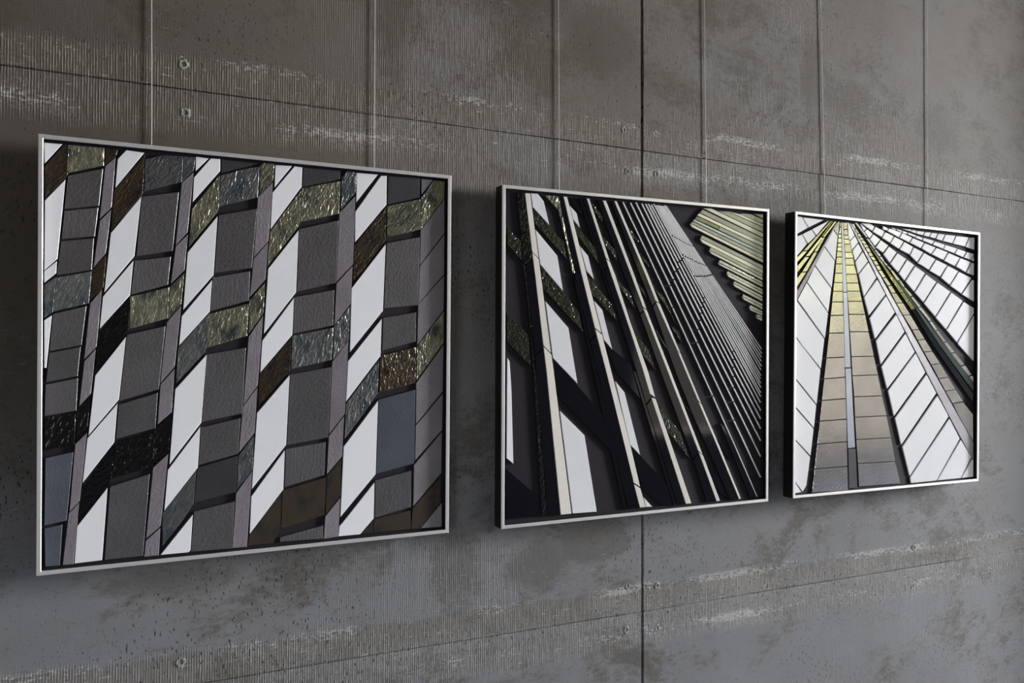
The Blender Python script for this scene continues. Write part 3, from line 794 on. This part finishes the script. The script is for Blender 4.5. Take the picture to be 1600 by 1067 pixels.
# ------------------------------------------------------------------ mesh helpers
def link(name, verts, faces, m, parent=None, loc=None, kind=None, smoothf=False):
    me = bpy.data.meshes.new(name); me.from_pydata([tuple(v) for v in verts], [], faces); me.validate(); me.update()
    for x in (m if isinstance(m, (list, tuple)) else [m]): me.materials.append(x)
    if smoothf:
        for p in me.polygons: p.use_smooth = True
    o = bpy.data.objects.new(name, me); COL.objects.link(o)
    if parent: o.parent = parent
    if loc: o.location = loc
    if kind: o['kind'] = kind
    return o
def box(x0, x1, y0, y1, z0, z1):
    v = [(x0, y0, z0), (x1, y0, z0), (x1, y1, z0), (x0, y1, z0), (x0, y0, z1), (x1, y0, z1), (x1, y1, z1), (x0, y1, z1)]
    f = [(0, 3, 2, 1), (4, 5, 6, 7), (0, 1, 5, 4), (1, 2, 6, 5), (2, 3, 7, 6), (3, 0, 4, 7)]
    return v, f
def boxes(*bs):
    V, F = [], []
    for b in bs:
        v, f = box(*b); n = len(V); V += v; F += [tuple(i + n for i in q) for q in f]
    return V, F
def inset(P, d):
    n = len(P); out = []
    for i in range(n):
        a, b, c = P[i - 1], P[i], P[(i + 1) % n]
        e1 = ((b[0] - a[0]), (b[1] - a[1])); e2 = ((c[0] - b[0]), (c[1] - b[1]))
        l1 = math.hypot(*e1) or 1e-9; l2 = math.hypot(*e2) or 1e-9
        n1 = (-e1[1] / l1, e1[0] / l1); n2 = (-e2[1] / l2, e2[0] / l2)
        k = max(.45, 1 + n1[0] * n2[0] + n1[1] * n2[1])
        out.append((b[0] + d * (n1[0] + n2[0]) / k, b[1] + d * (n1[1] + n2[1]) / k))
    return out

# ------------------------------------------------------------------ the concrete wall
wall = link('wall_back', *box(RX0, RX1, WALL_Y + .05, WALL_Y + .20, 0, RZ1), JOINT, kind='structure')
xs = [RX0, -1.12, 1.381, 3.88, 6.38, 8.88, 11.38, 13.88, 16.38, RX1]
zs = [0.0, .757, 2.099, 3.441, 4.783, RZ1]
rnd = random.Random(11)
panels = {}
for i in range(len(xs) - 1):
    for j in range(len(zs) - 1):
        x0, x1, z0, z1 = xs[i], xs[i + 1], zs[j], zs[j + 1]
        gx0 = .0024 if i else 0; gx1 = .0024 if i < len(xs) - 2 else 0
        gz0 = .0003 if j else 0; gz1 = .0003 if j < len(zs) - 2 else 0
        c = .0030; e = .0016; yy = WALL_Y + rnd.uniform(-.0006, .0006)
        # edges of the face are chipped a little uneven along the upright joint
        nseg = 60
        V = []; F = []
        def ring(y, ins, wob):
            pts = []
            for s in range(nseg + 1):
                k = s / nseg; iz = ins * .4; z = z0 + gz0 + iz + (z1 - z0 - gz0 - gz1 - 2 * iz) * k
                pts.append((x0 + gx0 + ins + (rnd.uniform(0, wob) if gx0 else 0), y, z))
            for s in range(nseg + 1):
                k = s / nseg; iz = ins * .4; z = z1 - gz1 - iz - (z1 - z0 - gz0 - gz1 - 2 * iz) * k
                pts.append((x1 - gx1 - ins - (rnd.uniform(0, wob) if gx1 else 0), y, z))
            return pts
        A = ring(yy, e, .0018); B = ring(yy + c, 0, .0004); Cc = ring(WALL_Y + .05, 0, 0)
        n = len(A)
        V = A + B + Cc
        for a0, b0 in ((0, n), (n, 2 * n)):
            for s in range(n):
                q = (s + 1) % n
                F.append((a0 + s, a0 + q, b0 + q, b0 + s))
        # the flat face, in level strips between the two chipped edges
        for s in range(nseg):
            F.append((s, n - 1 - s, n - 2 - s, s + 1))
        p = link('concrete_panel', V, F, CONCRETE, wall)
        panels[(i, j)] = p
# thin uneven bead of slurry that squeezed out of the level joints
def bead(z, x0, x1, parent):
    V = []; F = []; n = int((x1 - x0) / .012)
    for s in range(n + 1):
        x = x0 + (x1 - x0) * s / n
        hh = .0020 + .0012 * math.sin(x * 9.1) + rnd.uniform(-.0004, .0004)
        pp = .0016 + .0008 * math.sin(x * 5.3 + 1) + rnd.uniform(-.0003, .0003)
        zc = z + .0030 + .0008 * math.sin(x * 3.7)
        V += [(x, WALL_Y + .004, zc + hh), (x, WALL_Y - pp, zc + hh * .4), (x, WALL_Y - pp, zc - hh * .6), (x, WALL_Y + .004, zc - hh)]
    for s in range(n):
        for k in range(3): F.append((4 * s + k, 4 * s + k + 1, 4 * s + 5 + k, 4 * s + 4 + k))
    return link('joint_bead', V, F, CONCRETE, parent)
for i in (0, 1, 2, 3):
    for z, j in ((.757, 1), (2.099, 2)):
        bead(z, xs[i] + .006, xs[i + 1] - .006, panels[(i, j)])
# tie holes near the joints: a ragged ring of mortar round a dark hole
def tie_hole(x, z, parent, r):
    V = []; F = []; mi = []
    n = 14; k0 = rnd.uniform(0, 6)
    for ri, (rad, y, jit) in enumerate(((1.0, .0008, .38), (.8, -.0006, .30), (.48, -.0004, .15), (.40, .010, 0))):
        for s in range(n):
            a = 2 * math.pi * s / n + k0
            q = r * rad * (1 + rnd.uniform(-jit, jit))
            V.append((x + q * math.cos(a), WALL_Y + y, z + q * math.sin(a) * 1.15))
    for ri in range(3):
        for s in range(n): F.append((ri * n + s, ri * n + (s + 1) % n, (ri + 1) * n + (s + 1) % n, (ri + 1) * n + s)); mi.append(0 if ri < 2 else 1)
    F.append(tuple(3 * n + s for s in range(n))); mi.append(1)
    o = link('tie_hole', V, F, [MORTAR, HOLE], parent)
    for p, k in zip(o.data.polygons, mi): p.material_index = k
for x, z, r in ((.1315, 2.1567, .011), (.1363, 2.0468, .011), (1.3174, 2.152, .009), (1.4289, 2.1542, .010), (1.3284, 2.0322, .009), (1.4322, 2.0349, .009),
              (1.3296, .8352, .009), (1.4326, .8246, .009), (1.3251, .7114, .009), (1.4324, .7015, .009), (.1352, .8123, .011), (2.5307, .8259, .010), (2.5229, .6924, .010)):
    i = 1 if x < 1.381 else 2
    j = 0 if z < .757 else 1 if z < 2.099 else 2
    tie_hole(x, z, panels[(i, j)], r)

# ------------------------------------------------------------------ the rest of the room
FLOOR = plain('polished_screed', (.13, .155, .215), .45, 0, .0004, (6, 6, 6))
PLASTER = plain('grey_plaster', (.085, .082, .08), .85, 0, .001, (8, 8, 8))
CEIL = plain('ceiling_concrete', (.26, .23, .18), .8, 0, .001, (5, 5, 5))
WFRAME = plain('dark_window_frame', (.03, .03, .032), .4)
link('shade_pier', *box(3.92, 4.32, WALL_Y - .15, WALL_Y + .01, 0, RZ1), PLASTER, kind='structure')   # unseen pier added beyond the last mosaic to shade the wall's right end
link('floor', *box(RX0, RX1, RY0, WALL_Y + .2, -.1, 0), FLOOR, kind='structure')
link('ceiling', *box(RX0 - .2, RX1 + .2, RY0 - .2, WALL_Y + .2, RZ1, RZ1 + .2), CEIL, kind='structure')
link('wall_left', *box(RX0 - .2, RX0, RY0 - .2, WALL_Y + .2, 0, RZ1), PLASTER, kind='structure')
fx = RY0
link('wall_front', *boxes((RX0, LX0, fx - .2, fx, 0, RZ1), (LX0, LX1, fx - .2, fx, LZ1, RZ1), (LX0, LX1, fx - .2, fx, 0, LZ0), (LX1, FX0, fx - .2, fx, 0, RZ1), (FX0, FX1, fx - .2, fx, 0, FZ0),
     (FX0, FX1, fx - .2, fx, FZ1, RZ1), (FX1, RX1, fx - .2, fx, 0, RZ1)), PLASTER, kind='structure')
link('wall_right', *boxes((RX1, RX1 + .2, RY0 - .2, END_Y0, 0, RZ1), (RX1, RX1 + .2, END_Y1, WALL_Y + .2, 0, RZ1), (RX1, RX1 + .2, END_Y0, END_Y1, 0, END_Z0), (RX1, RX1 + .2, END_Y0, END_Y1, END_Z1, RZ1)), PLASTER, kind='structure')
wf = []
for k in range(4):
    x = FX0 + (FX1 - FX0) * k / 3
    wf.append((x - .03, x + .03, fx - .14, fx - .06, FZ0, FZ1))
wf += [(FX0, FX1, fx - .14, fx - .06, FZ0, FZ0 + .06), (FX0, FX1, fx - .14, fx - .06, FZ1 - .06, FZ1)]
w1 = link('window_1', *boxes(*wf), WFRAME, kind='structure')
wf = []
for k in range(4):
    y = END_Y0 + (END_Y1 - END_Y0) * k / 3
    wf.append((RX1 + .06, RX1 + .14, y - .03, y + .03, END_Z0, END_Z1))
wf += [(RX1 + .06, RX1 + .14, END_Y0, END_Y1, END_Z0, END_Z0 + .06), (RX1 + .06, RX1 + .14, END_Y0, END_Y1, END_Z1 - .06, END_Z1)]
w2 = link('window_2', *boxes(*wf), WFRAME, kind='structure')
# ground and foliage that the glass mirrors
GWALL = plain('garden_wall_render', (.075, .072, .07), .9, 0, .002, (3, 3, 3))
PAVE = plain('pale_paving', (.16, .15, .14), .9, 0, .004, (3, 3, 3))
link('ground', *box(-40, 70, -50, 30, -.3, -.12), PAVE, kind='structure')
gw = link('trim_1', *box(-6, 30, -10.4, -10.0, -.12, 2.3), GWALL, kind='structure')
def leaf_mat():
    m, t, b = mat('sunlit_foliage')
    tc = nd(t, 'ShaderNodeTexCoord')
    n1 = noise(t, scaled(t, tc.outputs['Object'], (1.1, 1.1, 1.1)), 1.0, 6.0, .7, .3)
    n2 = noise(t, scaled(t, tc.outputs['Object'], (6, 6, 6)), 1.0, 4.0, .6)
    c = mixc(t, smooth(t, n1, .35, .65), (.13, .14, .06), (.66, .66, .40))
    c = mixc(t, smooth(t, n2, .4, .6), (.15, .17, .06), c)
    lk(t, c, b.inputs['Base Color']); b.inputs['Roughness'].default_value = .7
    return m
V = []; F = []; nx, nz = 90, 20
for j in range(nz + 1):
    for i in range(nx + 1):
        x = -8 + 40 * i / nx; z = 7.6 * j / nz + (.9 * math.sin(x * 1.3) + .5 * math.sin(x * 2.9 + 1)) * (j / nz)
        V.append((x, -14 + 1.1 * math.sin(x * 1.7 + z) + .7 * math.sin(x * .6 + 2 * z) + rnd.uniform(-.35, .35) - 1.6 * (j / nz) ** 2, z - .12))
for j in range(nz):
    for i in range(nx):
        a = j * (nx + 1) + i; F.append((a + 1, a, a + nx + 1, a + nx + 2))
hedge = link('foliage', V, F, leaf_mat(), kind='stuff')
hedge['label'] = 'tall green trees outside, mirrored in the glass tiles'; hedge['category'] = 'foliage'

# ------------------------------------------------------------------ the three glass mosaics
NAMES = {'W': 'white_tile', 'C': 'cream_bar', 'Y': 'cream_strip', 'P': 'pale_strip', 'E': 'reeded_strip', 'A': 'aqua_strip', 'G': 'grey_tile', 'D': 'slate_tile', 'H': 'blue_grey_tile',
         'L': 'lavender_tile', 'O': 'olive_tile', 'U': 'olive_strip', 'B': 'brown_tile', 'Q': 'brown_mottled_tile', 'S': 'silver_tile', 'K': 'black_rippled_tile', 'R': 'hammered_tile', 'N': 'black_tile', 'F': 'beige_tile', 'M': 'blue_strip', 'T': 'teal_strip'}
LIP, DEPTH, REC, THICK = .009, .044, .0085, .0042
def tile(kind, flat, idx, parent, ox, oz):
    P = [(flat[k] / 10000, flat[k + 1] / 10000) for k in range(0, len(flat), 2)]
    cx = sum(p[0] for p in P) / len(P); cz = sum(p[1] for p in P) / len(P)
    P = [(p[0] - cx, p[1] - cz) for p in P]
    thin = kind in 'Y'
    Q = inset(P, .00018 if thin else .0005)
    y0 = idx * 2.5e-6
    ch = .0002 if thin else .0005
    n = len(P)
    V = [(x, y0, z) for x, z in Q] + [(x, y0 + ch, z) for x, z in P] + [(x, THICK + .0006, z) for x, z in P]
    F = [tuple(range(n))]
    for a, b in ((0, n), (n, 2 * n)):
        for s in range(n):
            q = (s + 1) % n
            F.append((a + s, b + s, b + q, a + q))
    return link(NAMES[kind], V, F, M[kind], parent, (cx + ox, REC, cz + oz))

def mosaic(d, label):
    o, ex, ez = Vector(d['o']), Vector(d['ex']), Vector(d['ez'])
    n = ez.cross(ex).normalized(); W, H = d['W'], d['H']
    root = bpy.data.objects.new('glass_mosaic', None); COL.objects.link(root)
    root.empty_display_size = .1
    base = o + Vector((0, 0, EYE)) - ez * (H / 2)
    root.matrix_world = Matrix(((ex.x, n.x, ez.x, base.x), (ex.y, n.y, ez.y, base.y), (ex.z, n.z, ez.z, base.z), (0, 0, 0, 1)))
    root['label'] = label; root['category'] = 'artwork'; root['group'] = 'framed glass mosaics on the concrete wall'
    h, w = H / 2, W / 2
    # four mitred aluminium rails with small chamfers
    def rail(a, b, m):     # a, b: outer corners, in order, ccw
        d0 = Vector((b[0] - a[0], b[1] - a[1])).normalized(); nn = Vector((-d0.y, d0.x))
        V = []
        prof = ((0, .0012), (.0010, 0), (LIP - .0008, 0), (LIP, .0008), (LIP, .0040), (0, .0040))
        for (px, pz), sgn in ((a, 1), (b, -1)):
            for off, dep in prof:
                V.append((px + nn.x * off + d0.x * off * sgn, dep, pz + nn.y * off + d0.y * off * sgn + h))
        F = [(k, (k + 1) % 6, 6 + (k + 1) % 6, 6 + k) for k in range(6)]
        F += [(5, 4, 3, 2, 1, 0), (6, 7, 8, 9, 10, 11)]
        return link('frame_rail', V, F, m, root)
    C4 = [(-w, -h), (w, -h), (w, h), (-w, h)]
    for k in range(4): rail(C4[k], C4[(k + 1) % 4], ALUH if k % 2 == 0 else ALU)
    t = .0035
    link('frame_case', *boxes((-w + .0004, -w + t, .0040, DEPTH, 0.0004, H - .0004), (w - t, w - .0004, .0040, DEPTH, .0004, H - .0004), (-w + t, w - t, .0040, DEPTH, .0004, t),
         (-w + t, w - t, .0040, DEPTH, H - t, H - .0004)), BLACK, root)
    link('backing_board', *box(-w + .0085, w - .0085, REC + THICK, DEPTH - .004, .0085, H - .0085), GROUT, root)
    link('back_panel', *box(-w + t, w - t, DEPTH - .004, DEPTH - .0005, t, H - t), BLACK, root)
    for idx, (kind, flat) in enumerate(d['t']):
        tile(kind, flat, idx, root, 0, h)
    return root
LABELS = ('large square mosaic of white, grey and lavender glass zigzags, nearest the left edge',
          'middle square mosaic of black glass with cream slanting bars and fine pale lines',
          'right-hand square mosaic of white glass fanning out from a point at its top')
for d, lab in zip(DATA, LABELS): mosaic(d, lab)

# ------------------------------------------------------------------ hanging wires
WL = ('thin steel wire above the zigzag mosaic, leftmost of all the wires', 'thin steel wire above the zigzag mosaic, nearer its right corner',
      'thin steel wire above the black mosaic, left of the wide dark upright joint', 'thin steel wire above the black mosaic, right of the wide dark upright joint',
      'thin slightly slanted steel wire above the left half of the fan mosaic', 'thin steel wire at the far right, above the right corner of the fan mosaic')
WP = (((.0638, 2.2864), (.0664, 1.97)), ((.5746, 2.3847), (.5741, 1.9712)), ((1.0986, 2.4856), (1.101, 2.0185)), ((1.6076, 2.5836), (1.6135, 2.0453)), ((2.0923, 2.6769), (2.1081, 1.9767)), ((2.6127, 2.7771), (2.6097, 1.9657)))
for (a, b), lab in zip(WP, WL):
    sl = (a[0] - b[0]) / (a[1] - b[1]); zt, zb = RZ1, 1.90
    xa, xb = b[0] + sl * (zt - b[1]), b[0] + sl * (zb - b[1])
    V = []; F = []; n = 8; r = .0007
    for x, z in ((xb, zb), (xa, zt)):
        for s in range(n):
            q = 2 * math.pi * s / n; V.append((x + r * math.cos(q), .0573 + r * math.sin(q), z))
    for s in range(n): F.append((s, (s + 1) % n, n + (s + 1) % n, n + s))
    o = link('hanging_wire', V, F, WIRE, smoothf=True)
    o['label'] = lab; o['category'] = 'wire'; o['group'] = 'wires the mosaics hang from'
